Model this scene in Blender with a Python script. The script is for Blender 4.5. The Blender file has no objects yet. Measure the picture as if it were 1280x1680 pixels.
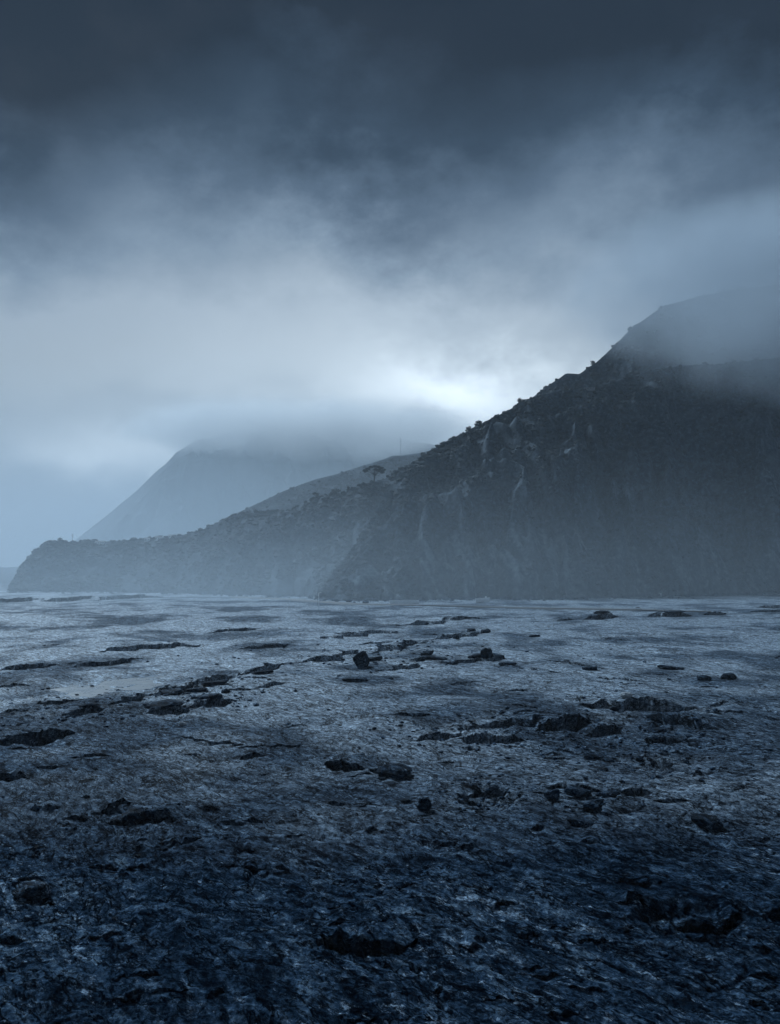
import bpy, bmesh, math, random
import numpy as np

R = math.radians
sc = bpy.context.scene
COL = sc.collection
random.seed(7)
rng = np.random.default_rng(11)

# ------------------------------------------------------------------ camera
CAM_H = 26.0          # the viewpoint stands on a rise above the lava plain
FPX = 1500.0          # focal length in photograph pixels (1280 x 1680)
PITCH = math.atan(95.0 / FPX)
cam_d = bpy.data.cameras.new("camera")
cam = bpy.data.objects.new("camera", cam_d)
COL.objects.link(cam)
cam.location = (0, 0, CAM_H)
cam.rotation_euler = (math.pi / 2 + PITCH, 0, 0)
cam_d.sensor_fit = 'VERTICAL'
cam_d.sensor_height = 24.0
cam_d.lens = 24.0 * FPX / 1680.0
cam_d.clip_start = 0.5
cam_d.clip_end = 60000
sc.camera = cam

# ------------------------------------------------------------------ colour management, sampling
sc.view_settings.view_transform = 'Standard'
sc.view_settings.look = 'None'
sc.view_settings.exposure = 0.0
sc.view_settings.gamma = 1.0
sc.view_settings.use_curve_mapping = False
sc.render.engine = 'CYCLES'
cy = sc.cycles
cy.use_denoising = True
cy.denoiser = 'OPENIMAGEDENOISE'
cy.use_adaptive_sampling = True
cy.adaptive_threshold = 0.02
cy.max_bounces = 5
cy.diffuse_bounces = 2
cy.glossy_bounces = 2
cy.volume_bounces = 4
cy.transmission_bounces = 2

# ------------------------------------------------------------------ node helpers
class NT:
    def __init__(self, tree):
        self.t = tree
        tree.nodes.clear()
    def n(self, kind, **kw):
        nd = self.t.nodes.new(kind)
        for k, v in kw.items():
            setattr(nd, k, v)
        return nd
    def put(self, sock, v):
        if hasattr(v, 'links') or isinstance(v, bpy.types.NodeSocket):
            self.t.links.new(v, sock)
        else:
            sock.default_value = v
    def m(self, op, a, b=0.0, c=0.0, clamp=False):
        nd = self.n('ShaderNodeMath', operation=op, use_clamp=clamp)
        self.put(nd.inputs[0], a); self.put(nd.inputs[1], b)
        if op in ('MULTIPLY_ADD', 'SMOOTH_MIN', 'SMOOTH_MAX'):
            self.put(nd.inputs[2], c)
        return nd.outputs[0]
    def noise(self, vec, scale, detail=4, rough=0.55, dist=0.0, col=False):
        nd = self.n('ShaderNodeTexNoise')
        self.put(nd.inputs['Vector'], vec)
        nd.inputs['Scale'].default_value = scale
        nd.inputs['Detail'].default_value = detail
        nd.inputs['Roughness'].default_value = rough
        nd.inputs['Distortion'].default_value = dist
        return nd.outputs['Color'] if col else nd.outputs['Fac']
    def mapr(self, v, a, b, c=0.0, d=1.0, smooth=False):
        nd = self.n('ShaderNodeMapRange')
        if smooth:
            nd.interpolation_type = 'SMOOTHSTEP'
        self.put(nd.inputs[0], v)
        for i, x in enumerate((a, b, c, d)):
            self.put(nd.inputs[i + 1], x)
        return nd.outputs[0]
    def ramp(self, v, stops, interp='LINEAR'):
        nd = self.n('ShaderNodeValToRGB')
        cr = nd.color_ramp
        cr.interpolation = interp
        while len(cr.elements) < len(stops):
            cr.elements.new(0.5)
        for e, (p, c) in zip(cr.elements, stops):
            e.position = p
            e.color = (*c, 1.0)
        self.put(nd.inputs[0], v)
        return nd.outputs[0]
    def mix(self, f, a, b, op='MIX'):
        nd = self.n('ShaderNodeMix', data_type='RGBA', blend_type=op)
        nd.clamp_factor = True
        self.put(nd.inputs[0], f)
        self.put(nd.inputs[6], a if not isinstance(a, tuple) else (*a, 1.0))
        self.put(nd.inputs[7], b if not isinstance(b, tuple) else (*b, 1.0))
        return nd.outputs[2]
    def mapping(self, vec, scale=(1, 1, 1), rot=(0, 0, 0)):
        nd = self.n('ShaderNodeMapping')
        self.put(nd.inputs['Vector'], vec)
        nd.inputs['Scale'].default_value = scale
        nd.inputs['Rotation'].default_value = rot
        return nd.outputs[0]

def lin(r, g, b):
    f = lambda c: (c / 255 / 12.92) if c / 255 <= 0.04045 else ((c / 255 + 0.055) / 1.055) ** 2.4
    return (f(r), f(g), f(b))

# ------------------------------------------------------------------ sky (world): storm cloud deck over a pale horizon
SUN_AZ, SUN_EL = R(-32.0), R(42.0)       # azimuth clockwise from +Y
world = bpy.data.worlds.new("World")
sc.world = world
world.use_nodes = True
w = NT(world.node_tree)
gen = w.n('ShaderNodeTexCoord').outputs['Generated']
sep = w.n('ShaderNodeSeparateXYZ'); w.put(sep.inputs[0], gen)
az = w.m('MULTIPLY', w.m('ARCTAN2', sep.outputs[0], sep.outputs[1]), 180 / math.pi)
el = w.m('MULTIPLY', w.m('ARCSINE', sep.outputs[2]), 180 / math.pi)
cv = w.mapping(gen, scale=(1, 1, 1.5))
big = w.noise(cv, 3.0, 3, 0.56, 0.3)
mid = w.noise(cv, 8.5, 6, 0.64)
azw = w.m('MULTIPLY_ADD', w.m('SUBTRACT', big, 0.5), 10.0, w.m('MULTIPLY_ADD', w.m('SUBTRACT', mid, 0.5), 8.0, az))
elw = w.m('MULTIPLY_ADD', w.m('SUBTRACT', mid, 0.5), 6.0, el)
cmb = w.n('ShaderNodeCombineXYZ'); w.put(cmb.inputs[0], azw); w.put(cmb.inputs[1], elw)
AE = cmb.outputs[0]
def blob(a, e, sa, se, amp, tilt=0.0):
    v1 = w.n('ShaderNodeVectorMath', operation='SUBTRACT'); w.put(v1.inputs[0], AE); v1.inputs[1].default_value = (a, e, 0)
    mp = w.mapping(v1.outputs[0], scale=(1 / sa, 1 / se, 1), rot=(0, 0, 0)) if not tilt else w.mapping(w.mapping(v1.outputs[0], rot=(0, 0, -tilt)), scale=(1 / sa, 1 / se, 1))
    dt = w.n('ShaderNodeVectorMath', operation='DOT_PRODUCT'); w.put(dt.inputs[0], mp); w.put(dt.inputs[1], mp)
    return w.m('MULTIPLY', w.m('EXPONENT', w.m('MULTIPLY', dt.outputs['Value'], -1.0)), amp)
shift = w.m('MULTIPLY_ADD', w.m('SUBTRACT', big, 0.5), 4.5, w.m('MULTIPLY', w.m('SUBTRACT', mid, 0.5), 8.0))
for b in [(15, 24, 8, 3.5, -1.8, 0.4), (-17, 23, 5, 3.0, -1.2, 0.0), (-8, 30, 3.5, 4, -2.0, 0.0), (-5, 19.5, 5, 2.5, -2.0, 0.0),
          (2, 26, 7, 4.5, 1.5, 0.0), (4, 19, 5, 2.5, 1.6, 0.2), (22, 18, 7, 6, 4.2, 0), (-23, 19, 7, 6, 2.4, 0), (-23, 28, 7, 6, 4.5, 0), (25, 32, 6, 6, 3.5, 0)]:
    shift = w.m('ADD', shift, blob(*b))
ee = w.m('ADD', el, shift)
cloud = w.ramp(w.m('DIVIDE', ee, 60.0), [
    (0.0, (0.20, 0.28, 0.37)), (0.10, (0.25, 0.34, 0.44)), (0.19, (0.33, 0.42, 0.51)), (0.27, (0.32, 0.41, 0.51)),
    (0.33, (0.19, 0.27, 0.37)), (0.385, (0.085, 0.135, 0.205)), (0.44, (0.027, 0.051, 0.088)),
    (0.51, (0.006, 0.014, 0.029)), (1.0, (0.004, 0.010, 0.022))])
glow = w.m('ADD', w.m('ADD', blob(4.0, 10.8, 6.5, 2.1, 0.70, 0.02), blob(-15, 7.0, 5.5, 1.5, 0.34, 0.0)), blob(-2.0, 12.2, 14, 5.2, 0.26))
cloud = w.mix(1.0, cloud, w.mix(glow, (0, 0, 0), (0.80, 0.88, 0.92)), 'ADD')
sky = w.n('ShaderNodeTexSky', sky_type='NISHITA', sun_disc=False, sun_elevation=SUN_EL, sun_rotation=SUN_AZ)
skyc = w.mix(1.0, sky.outputs[0], (0.06, 0.06, 0.06), 'MULTIPLY')
cover = w.mapr(mid, 0.30, 0.55, 0.98, 1.0)
bg = w.n('ShaderNodeBackground')
w.put(bg.inputs[0], w.mix(cover, skyc, cloud))
bg.inputs[1].default_value = 1.0
w.t.links.new(bg.outputs[0], w.n('ShaderNodeOutputWorld').inputs[0])

# ------------------------------------------------------------------ sun, veiled by cloud
sun_d = bpy.data.lights.new("sun", 'SUN')
sun_d.energy = 4.2
sun_d.angle = R(18)
sun_d.color = (0.66, 0.84, 1.0)
sun = bpy.data.objects.new("sun", sun_d)
COL.objects.link(sun)
sun.location = (100, 900, 900)
sun.rotation_euler = (-(math.pi / 2 - SUN_EL), 0, -SUN_AZ)

# ------------------------------------------------------------------ geometry helpers
def tag(o, label=None, cat=None, group=None, kind=None):
    if label: o['label'] = label
    if cat: o['category'] = cat
    if group: o['group'] = group
    if kind or cat: o['kind'] = kind or 'thing'
    return o

def np_mesh(name, V, F, mat, smooth=True):
    """V (n,3) float, F (m,k) int with k = 3 or 4"""
    V = np.ascontiguousarray(V, dtype=np.float32); F = np.ascontiguousarray(F, dtype=np.int32)
    me = bpy.data.meshes.new(name)
    k = F.shape[1]
    me.vertices.add(len(V)); me.vertices.foreach_set('co', V.ravel())
    me.loops.add(F.size); me.loops.foreach_set('vertex_index', F.ravel())
    me.polygons.add(len(F))
    me.polygons.foreach_set('loop_start', np.arange(0, F.size, k, dtype=np.int32))
    me.polygons.foreach_set('loop_total', np.full(len(F), k, dtype=np.int32))
    me.polygons.foreach_set('use_smooth', np.full(len(F), smooth, dtype=bool))
    me.update(calc_edges=True)
    if mat: me.materials.append(mat)
    return me

def link(name, me, parent=None):
    o = bpy.data.objects.new(name, me)
    COL.objects.link(o)
    o.parent = parent
    return o

def empty(name, loc, rz=0.0):
    o = bpy.data.objects.new(name, None)
    COL.objects.link(o)
    o.location = loc
    o.rotation_euler = (0, 0, rz)
    o.empty_display_size = 0.5
    return o

def grid_faces(nr, nc):
    i = np.arange(nr - 1)[:, None] * nc + np.arange(nc - 1)[None, :]
    return np.stack([i, i + 1, i + 1 + nc, i + nc], -1).reshape(-1, 4)

def hash2(ix, iy, seed):
    h = (ix.astype(np.int64) * 374761393 + iy.astype(np.int64) * 668265263 + seed * 982451653) & 0xFFFFFFFF
    h = ((h ^ (h >> 13)) * 1274126177) & 0xFFFFFFFF
    return (h ^ (h >> 16)) & 0xFFFF

_ANG = np.linspace(0, 2 * np.pi, 65536, endpoint=False)
_GX, _GY = np.cos(_ANG).astype(np.float32), np.sin(_ANG).astype(np.float32)

def perlin(x, y, seed=0):
    x0 = np.floor(x); y0 = np.floor(y)
    fx = (x - x0).astype(np.float32); fy = (y - y0).astype(np.float32)
    ix = x0.astype(np.int64); iy = y0.astype(np.int64)
    u = fx * fx * fx * (fx * (fx * 6 - 15) + 10); v = fy * fy * fy * (fy * (fy * 6 - 15) + 10)
    def g(dx, dy):
        h = hash2(ix + dx, iy + dy, seed)
        return _GX[h] * (fx - dx) + _GY[h] * (fy - dy)
    a = g(0, 0) * (1 - u) + g(1, 0) * u
    b = g(0, 1) * (1 - u) + g(1, 1) * u
    return (a * (1 - v) + b * v) * 1.5

def sstep(a, b, x):
    t = np.clip((x - a) / (b - a), 0, 1)
    return t * t * (3 - 2 * t)

def ray(px, py):
    """azimuth (clockwise from +Y) and tan(elevation) of a photograph pixel"""
    cx, cyy = (px - 640) / FPX, (840 - py) / FPX
    c, s = math.cos(PITCH), math.sin(PITCH)
    X, Y, Z = cx, c - s * cyy, s + c * cyy
    return math.atan2(X, Y), Z / math.hypot(X, Y)

def flat(px, py, z=0.0):
    a, t = ray(px, py)
    r = (z - CAM_H) / t
    return np.array([r * math.sin(a), r * math.cos(a)]), r

# ------------------------------------------------------------------ materials
def principled(name):
    m = bpy.data.materials.new(name)
    m.use_nodes = True
    t = NT(m.node_tree)
    b = t.n('ShaderNodeBsdfPrincipled')
    t.t.links.new(b.outputs[0], t.n('ShaderNodeOutputMaterial').inputs[0])
    return m, t, b

def bump(t, h, strength, dist, prev=None):
    nd = t.n('ShaderNodeBump')
    nd.inputs['Strength'].default_value = strength
    nd.inputs['Distance'].default_value = dist
    t.put(nd.inputs['Height'], h)
    if prev is not None: t.put(nd.inputs['Normal'], prev)
    return nd.outputs[0]

def lava_material(name, world_pos=True, dark=1.0):
    m, t, b = principled(name)
    co = t.n('ShaderNodeNewGeometry').outputs['Position'] if world_pos else t.n('ShaderNodeTexCoord').outputs['Object']
    strk = t.mapping(t.mapping(co, rot=(0, 0, R(50))), scale=(0.45, 1.0, 1.0))
    patch = t.noise(strk, 0.07, 5, 0.62)
    coarse = t.noise(strk, 0.6, 8, 0.78, 0.3)
    grain = t.noise(co, 2.2, 6, 0.72)
    wv = t.n('ShaderNodeVectorMath', operation='MULTIPLY_ADD')
    t.put(wv.inputs[0], t.noise(co, 0.035, 2, 0.5, col=True)); wv.inputs[1].default_value = (0, 26, 0); t.put(wv.inputs[2], co)
    flow = t.noise(t.mapping(t.mapping(wv.outputs[0], rot=(0, 0, R(46))), scale=(0.16, 1.0, 0.3)), 0.95, 5, 0.66)
    speck = t.noise(co, 5.5, 3, 0.75)
    grit = t.noise(t.mapping(co, scale=(1.0, 0.45, 1.0)), 1.7, 4, 0.75)
    flake_glints = t.noise(t.mapping(t.mapping(co, rot=(0, 0, R(50))), scale=(0.5, 1.0, 1.0)), 1.3, 8, 0.8)
    cr1 = t.m('ABSOLUTE', t.m('SUBTRACT', t.noise(strk, 0.28, 5, 0.62, 0.4), 0.5))
    cr2 = t.m('ABSOLUTE', t.m('SUBTRACT', t.noise(strk, 1.0, 4, 0.65, 0.3), 0.5))
    crev = t.m('MULTIPLY', t.mapr(cr1, 0.004, 0.026), t.mapr(cr2, 0.004, 0.045, 0.12, 1.0))
    v = t.m('MULTIPLY_ADD', t.m('MULTIPLY_ADD', t.m('SUBTRACT', flow, 0.5), 0.55, t.m('SUBTRACT', coarse, 0.5)), 1.45, t.m('MULTIPLY_ADD', t.m('SUBTRACT', patch, 0.5), 0.55, grain))
    c = t.ramp(v, [(0.18, (0.0008 * dark, 0.0022 * dark, 0.005 * dark)), (0.38, (0.0045 * dark, 0.0105 * dark, 0.020 * dark)), (0.56, (0.015 * dark, 0.030 * dark, 0.052 * dark)), (0.74, (0.045 * dark, 0.072 * dark, 0.105 * dark)), (0.92, (0.12 * dark, 0.165 * dark, 0.21 * dark))])
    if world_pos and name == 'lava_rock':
        far_sheen = t.n('ShaderNodeAttribute', attribute_name='far_sheen').outputs['Fac']
        c = t.mix(t.m('MULTIPLY', far_sheen, t.mapr(coarse, 0.32, 0.50, 0.0, 1.0)), c, t.ramp(t.m('MULTIPLY_ADD', t.m('SUBTRACT', flow, 0.5), 0.7, flake_glints), [(0.38, (0.065, 0.088, 0.115)), (0.46, (0.150, 0.190, 0.235)), (0.56, (0.215, 0.262, 0.312)), (0.66, (0.32, 0.375, 0.43))]))  # distant sky sheen painted into the rock colour
    # pale mineral and lichen crust, with glints off rock facets painted in as colour
    c = t.mix(t.mapr(t.m('MULTIPLY_ADD', t.m('SUBTRACT', patch, 0.5), 0.35, flake_glints), 0.59, 0.66), c, (0.15, 0.20, 0.26))
    sp = t.m('MULTIPLY', t.mapr(speck, 0.33, 0.67, 0.70, 2.1), t.mapr(grit, 0.34, 0.66, 0.75, 2.0))
    spn = t.n('ShaderNodeVectorMath', operation='SCALE'); t.put(spn.inputs[0], c); t.put(spn.inputs[3], sp)
    c = t.mix(crev, (0.0012, 0.0028, 0.006), spn.outputs[0])
    t.put(b.inputs['Base Color'], c)
    rgh = t.mapr(coarse, 0.3, 0.7, 0.92, 0.66)
    if world_pos and name == 'lava_rock':
        rgh = t.m('SUBTRACT', rgh, t.m('MULTIPLY', far_sheen, 0.25))
    t.put(b.inputs['Roughness'], rgh)
    b.inputs['Specular IOR Level'].default_value = 0.05
    if world_pos and name == 'lava_rock':
        t.put(b.inputs['Specular IOR Level'], t.m('MULTIPLY_ADD', far_sheen, 0.10, 0.0))
    b.inputs['Specular Tint'].default_value = (0.60, 0.82, 1.0, 1.0)
    nrm = bump(t, coarse, 0.7, 0.35)
    nrm = bump(t, grain, 1.0, 0.34, nrm)
    nrm = bump(t, speck, 0.9, 0.10, nrm)
    t.put(b.inputs['Normal'], nrm)
    return m

M = {}
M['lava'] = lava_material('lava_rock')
M['boulder'] = lava_material('boulder_rock', dark=0.75)

M['rubble'] = lava_material('rubble_rock', dark=1.3)
def pale_rock():
    m, t, b = principled('pale_rock')
    co = t.n('ShaderNodeTexCoord').outputs['Object']
    g = t.noise(co, 3.0, 6, 0.65)
    t.put(b.inputs['Base Color'], t.ramp(g, [(0.3, (0.16, 0.19, 0.22)), (0.7, (0.42, 0.46, 0.50))]))
    b.inputs['Roughness'].default_value = 0.85
    t.put(b.inputs['Normal'], bump(t, g, 0.8, 0.08))
    return m
M['pale'] = pale_rock()

def hill_material(name, rock_attr=True):
    m, t, b = principled(name)
    co = t.n('ShaderNodeNewGeometry').outputs['Position']
    n1 = t.noise(co, 0.05, 6, 0.62)
    n2 = t.noise(co, 0.22, 6, 0.72)
    c = t.ramp(n2, [(0.34, (0.005, 0.012, 0.020)), (0.5, (0.022, 0.040, 0.058)), (0.66, (0.075, 0.110, 0.150))])
    c = t.mix(t.mapr(n1, 0.45, 0.7, 0.0, 0.65), c, (0.075, 0.10, 0.122))
    if rock_attr:
        at = t.n('ShaderNodeAttribute', attribute_name='rock').outputs['Fac']
        f = t.mapr(t.m('MULTIPLY_ADD', t.m('SUBTRACT', n2, 0.5), 1.2, at), 0.35, 0.75)
        c = t.mix(f, c, t.ramp(t.noise(co, 0.2, 5, 0.7), [(0.3, (0.06, 0.085, 0.105)), (0.75, (0.20, 0.25, 0.29))]))
    t.put(b.inputs['Base Color'], c)
    b.inputs['Roughness'].default_value = 0.95
    b.inputs['Specular IOR Level'].default_value = 0.15
    t.put(b.inputs['Normal'], bump(t, n2, 0.8, 1.2))
    return m
M['hill'] = hill_material('hillside')
M['farhill'] = hill_material('far_hillside', False)

def simple(name, col, rough=0.7, nscale=1.0, var=0.25, metal=0.0, world_pos=False):
    m, t, b = principled(name)
    co = t.n('ShaderNodeNewGeometry').outputs['Position'] if world_pos else t.n('ShaderNodeTexCoord').outputs['Object']
    n = t.noise(co, nscale, 5, 0.6)
    lo = tuple(c * (1 - var) for c in col); hi = tuple(min(1, c * (1 + var)) for c in col)
    t.put(b.inputs['Base Color'], t.ramp(n, [(0.3, lo), (0.7, hi)]))
    t.put(b.inputs['Roughness'], t.mapr(n, 0.2, 0.8, rough - 0.08, min(1, rough + 0.08)))
    b.inputs['Metallic'].default_value = metal
    return m
M['scrub'] = simple('scrub_leaves', (0.018, 0.034, 0.046), 0.95, 0.12, 0.75, world_pos=True)
M['leaf'] = simple('tree_leaves', (0.022, 0.034, 0.036), 0.8, 0.5, 0.5, world_pos=True)
M['bark'] = simple('bark', (0.045, 0.05, 0.055), 0.9, 1.5)
M['whitewall'] = simple('white_paint', (0.82, 0.85, 0.88), 0.75, 0.6, 0.12)
M['roof'] = simple('roof_tiles', (0.14, 0.15, 0.17), 0.8, 1.0)
M['steel'] = simple('grey_steel', (0.34, 0.37, 0.40), 0.45, 2.0, 0.15, 0.6)
M['carpaint'] = simple('silver_paint', (0.62, 0.66, 0.70), 0.3, 2.0, 0.05, 0.3)
M['glass'] = simple('dark_glass', (0.02, 0.025, 0.03), 0.08, 2.0, 0.1)
M['rubber'] = simple('rubber', (0.02, 0.02, 0.022), 0.8, 4.0)
M['asphalt'] = simple('asphalt', (0.09, 0.105, 0.12), 0.75, 0.8, 0.2, world_pos=True)
M['paintline'] = simple('road_paint', (0.6, 0.64, 0.68), 0.6, 0.7, 0.15)

def water_material():
    m, t, b = principled('still_water')
    co = t.n('ShaderNodeNewGeometry').outputs['Position']
    t.put(b.inputs['Base Color'], t.ramp(t.noise(co, 0.12, 4), [(0.3, (0.03, 0.045, 0.06)), (0.7, (0.06, 0.08, 0.10))]))
    t.put(b.inputs['Roughness'], t.mapr(t.noise(co, 0.25, 4), 0.3, 0.7, 0.18, 0.42))
    t.put(b.inputs['Normal'], bump(t, t.noise(co, 2.5, 4, 0.6), 0.25, 0.03))
    return m
M['water'] = water_material()

# ------------------------------------------------------------------ ground: the lava plain as one polar sheet about the viewpoint
def row_radii():
    rs = list(np.linspace(3, 44, 16, endpoint=False))
    r = 44.0
    while r < 1250:
        rs.append(r)
        r += max(0.05, min(r * r / (CAM_H * 914) * 0.56, 0.0046 * r))
    rs += list(np.geomspace(r, 40000, 26))
    return np.array(rs)
RR = row_radii()
AA = np.concatenate([np.radians(np.linspace(-180, -26, 60, endpoint=False)),
                     np.radians(np.linspace(-26, 26, 930, endpoint=False)),
                     np.radians(np.linspace(26, 180, 61))])
NR, NC = len(RR), len(AA)
GX = RR[:, None] * np.sin(AA)[None, :]
GY = RR[:, None] * np.cos(AA)[None, :]
DR = np.gradient(RR)[:, None]
GZ = np.zeros((NR, NC)); DXX = np.zeros((NR, NC)); DYY = np.zeros((NR, NC))

ca, sa = math.cos(R(-44)), math.sin(R(-44))
FXr = GX * ca + GY * sa
FYr = -GX * sa + GY * ca
wx = perlin(GX / 22, GY / 22, 51) * 7; wy = perlin(GX / 22, GY / 22, 52) * 7
# (wavelength, amplitude, stretch along the flow, ridged?)
for k, (wl, amp, stre, ridged) in enumerate([(70, 0.9, 1.5, 0), (27, 0.55, 1.8, 0), (12, 0.38, 1.9, 1), (5.5, 0.24, 1.8, 1), (2.6, 0.20, 1.8, 1),
                                             (1.3, 0.15, 1.6, 1), (0.65, 0.09, 1.4, 0), (0.33, 0.05, 1.2, 0)]):
    n = perlin((FXr + wx) / (wl * stre), (FYr + wy) / wl, 100 + k)
    if ridged: n = 0.6 - 1.6 * np.abs(n)
    fade = np.clip((wl / DR - 1.4) / 1.6, 0, 1)
    GZ += n * amp * fade
# patches of broken, blocky crust
rough = 0.35 + 0.65 * sstep(-0.1, 0.5, perlin(GX / 34, GY / 26, 77) + 0.5 * perlin(GX / 9, GY / 8, 78))
jit = 0.35 * perlin(GX / 0.8, GY / 0.8, 81)
blk = np.floor(perlin(FXr / 4.2 + wx * 0.15 + jit * 0.3, FYr / 2.6 + wy * 0.15, 79) * 5 + jit) / 5
blk2 = np.floor(perlin(FXr / 1.7 + jit, FYr / 1.1, 80) * 4 + jit) / 4
blk3 = np.floor(perlin(FXr / 11 + wx * 0.1, FYr / 7 + wy * 0.1, 82) * 4 + jit * 0.5) / 4
GZ += rough * (blk * 0.27 * np.clip((2.6 / DR - 1.2) / 2, 0, 1) + blk2 * 0.15 * np.clip((1.1 / DR - 1.2) / 2, 0, 1) + blk3 * 0.30 * np.clip((7 / DR - 1.2) / 2, 0, 1))
# crack lines
for wl, dep, seed in ((9.0, 0.28, 91), (4.0, 0.16, 92)):
    n = perlin(FXr / (wl * 1.7) + wx * 0.06, FYr / wl + wy * 0.06, seed)
    mask = sstep(0.0, 0.35, perlin(GX / 30, GY / 30, seed + 7))
    GZ -= mask * dep * np.exp(-(n / 0.022) ** 2) * np.clip((wl * 0.1 / DR - 0.5), 0, 1)
GZ *= np.clip(1.15 - RR / 2600, 0.25, 1)[:, None]
# lower basin beyond the plateau edge on the left
edge = np.array([flat(x, y)[0] for x, y in ((-500, 1240), (0, 1172), (180, 1150), (330, 1122), (480, 1085), (640, 1062), (800, 1040), (1100, 1020))])
ey = np.interp(GX, edge[:, 0], edge[:, 1])
drop = sstep(0, 16, GY - ey + perlin(GX / 14, GY / 14, 33) * 6) * sstep(60, 10, GX) * (1 - sstep(420, 640, np.hypot(GX, GY)))
GZ -= 2.2 * drop

def window(p, rad):
    r = math.hypot(*p); a = math.atan2(p[0], p[1])
    i0, i1 = np.searchsorted(RR, [max(0, r - rad), r + rad])
    da = rad / max(r, 1)
    j0, j1 = np.searchsorted(AA, [a - da, a + da])
    return slice(max(0, i0 - 1), i1 + 1), slice(max(0, j0 - 1), j1 + 1)

def scarp(p0, p1, up, down, wid, ov, l2=None, seed=0):
    """a broken step facing the viewer: crust lifted behind the line, hollow in front, the lip leaning over it"""
    L = np.linalg.norm(p1 - p0)
    if L < 0.3: return
    u_ = (p1 - p0) / L
    n_ = np.array([-u_[1], u_[0]])
    if n_ @ ((p0 + p1) / 2) < 0: n_ = -n_
    l2 = l2 or max(2.0, 0.55 * L)
    S = window((p0 + p1) / 2, L / 2 + max(wid, 3 * l2) + 2)
    x, y = GX[S], GY[S]
    if x.size == 0: return
    u = ((x - p0[0]) * u_[0] + (y - p0[1]) * u_[1])
    s = ((x - p0[0]) * n_[0] + (y - p0[1]) * n_[1])
    wsc = max(0.6, L * 0.16)
    s = s + perlin(u / wsc, u * 0 + 3.3, 200 + seed) * wsc * 0.75 + perlin(u / (wsc * 0.35), u * 0 + 1.3, 300 + seed) * wsc * 0.2
    un = u / L
    tap = sstep(-0.05, 0.30, un) * sstep(1.05, 0.70, un)
    tap = np.clip(tap * (1 + 0.6 * np.exp(-np.abs(s) / (0.5 * wsc)) * perlin(u / (wsc * 1.1), s / wsc, 400 + seed)), 0, 1.3)
    # vertices next to the line are gathered on it, so that the broken face is one clean sheet leaning over the hollow
    far = np.clip((190 - RR[S[0]][:, None]) / 60, 0, 1)
    e = np.maximum(0.10, 1.05 * DR[S[0]]) + 0 * s
    tc = np.clip(tap, 0, 1)
    near = sstep(-wid * (0.4 + 0.6 * tap), -wid * 0.35 * tap, s)
    wob = perlin(x / 0.7, y / 0.7, 700 + seed) * 0.10 * (up + down) * np.exp(-np.maximum(np.abs(s) - e, 0) / 0.8)
    GZ[S] += np.where(s > 0, up * tap * np.exp(-np.maximum(s, 0) / l2), -down * tap * near) + wob * tap
    o_ = ov * far
    sg = np.sign(s)
    k = np.where(np.abs(s) <= e, -sg * o_ - s, -sg * (o_ + e) * np.exp(-(np.abs(s) - e) / (2 * (o_ + e)))) * sstep(0.0, 0.12, tc)
    DXX[S] += k * n_[0]; DYY[S] += k * n_[1]

def pscarp(x0, y0, x1, y1, up, down, wid, ov, l2=None, seed=0):
    scarp(flat(x0, y0)[0], flat(x1, y1)[0], up, down, wid, ov, l2, seed)

def bowl(px, py, wpx, hpx, dep, seed=0, lum=0.28):
    p, r = flat(px, py)
    rw = wpx / 2 * r / FPX
    rh = hpx / 2 * r * r / (CAM_H * FPX)
    S = window(p, max(rw, rh) * 1.8)
    x, y = GX[S] - p[0], GY[S] - p[1]
    th = np.arctan2(y / rh, x / rw)
    q = np.hypot(x / rw, y / rh) * (1 + 0.25 * perlin(np.cos(th) * 2 + seed, np.sin(th) * 2, 500 + seed))
    m = 1 - sstep(0.72, 1.05, q)
    GZ[S] -= dep * m
    f = np.clip(0.6 / DR[S[0]] - 0.5, 0, 1)
    GZ[S] += lum * m * f * (0.5 * np.floor(perlin(GX[S] / 0.9, GY[S] / 0.9, 600 + seed) * 5) / 4 + 0.3 * perlin(GX[S] / 0.35, GY[S] / 0.35, 601 + seed))

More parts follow.
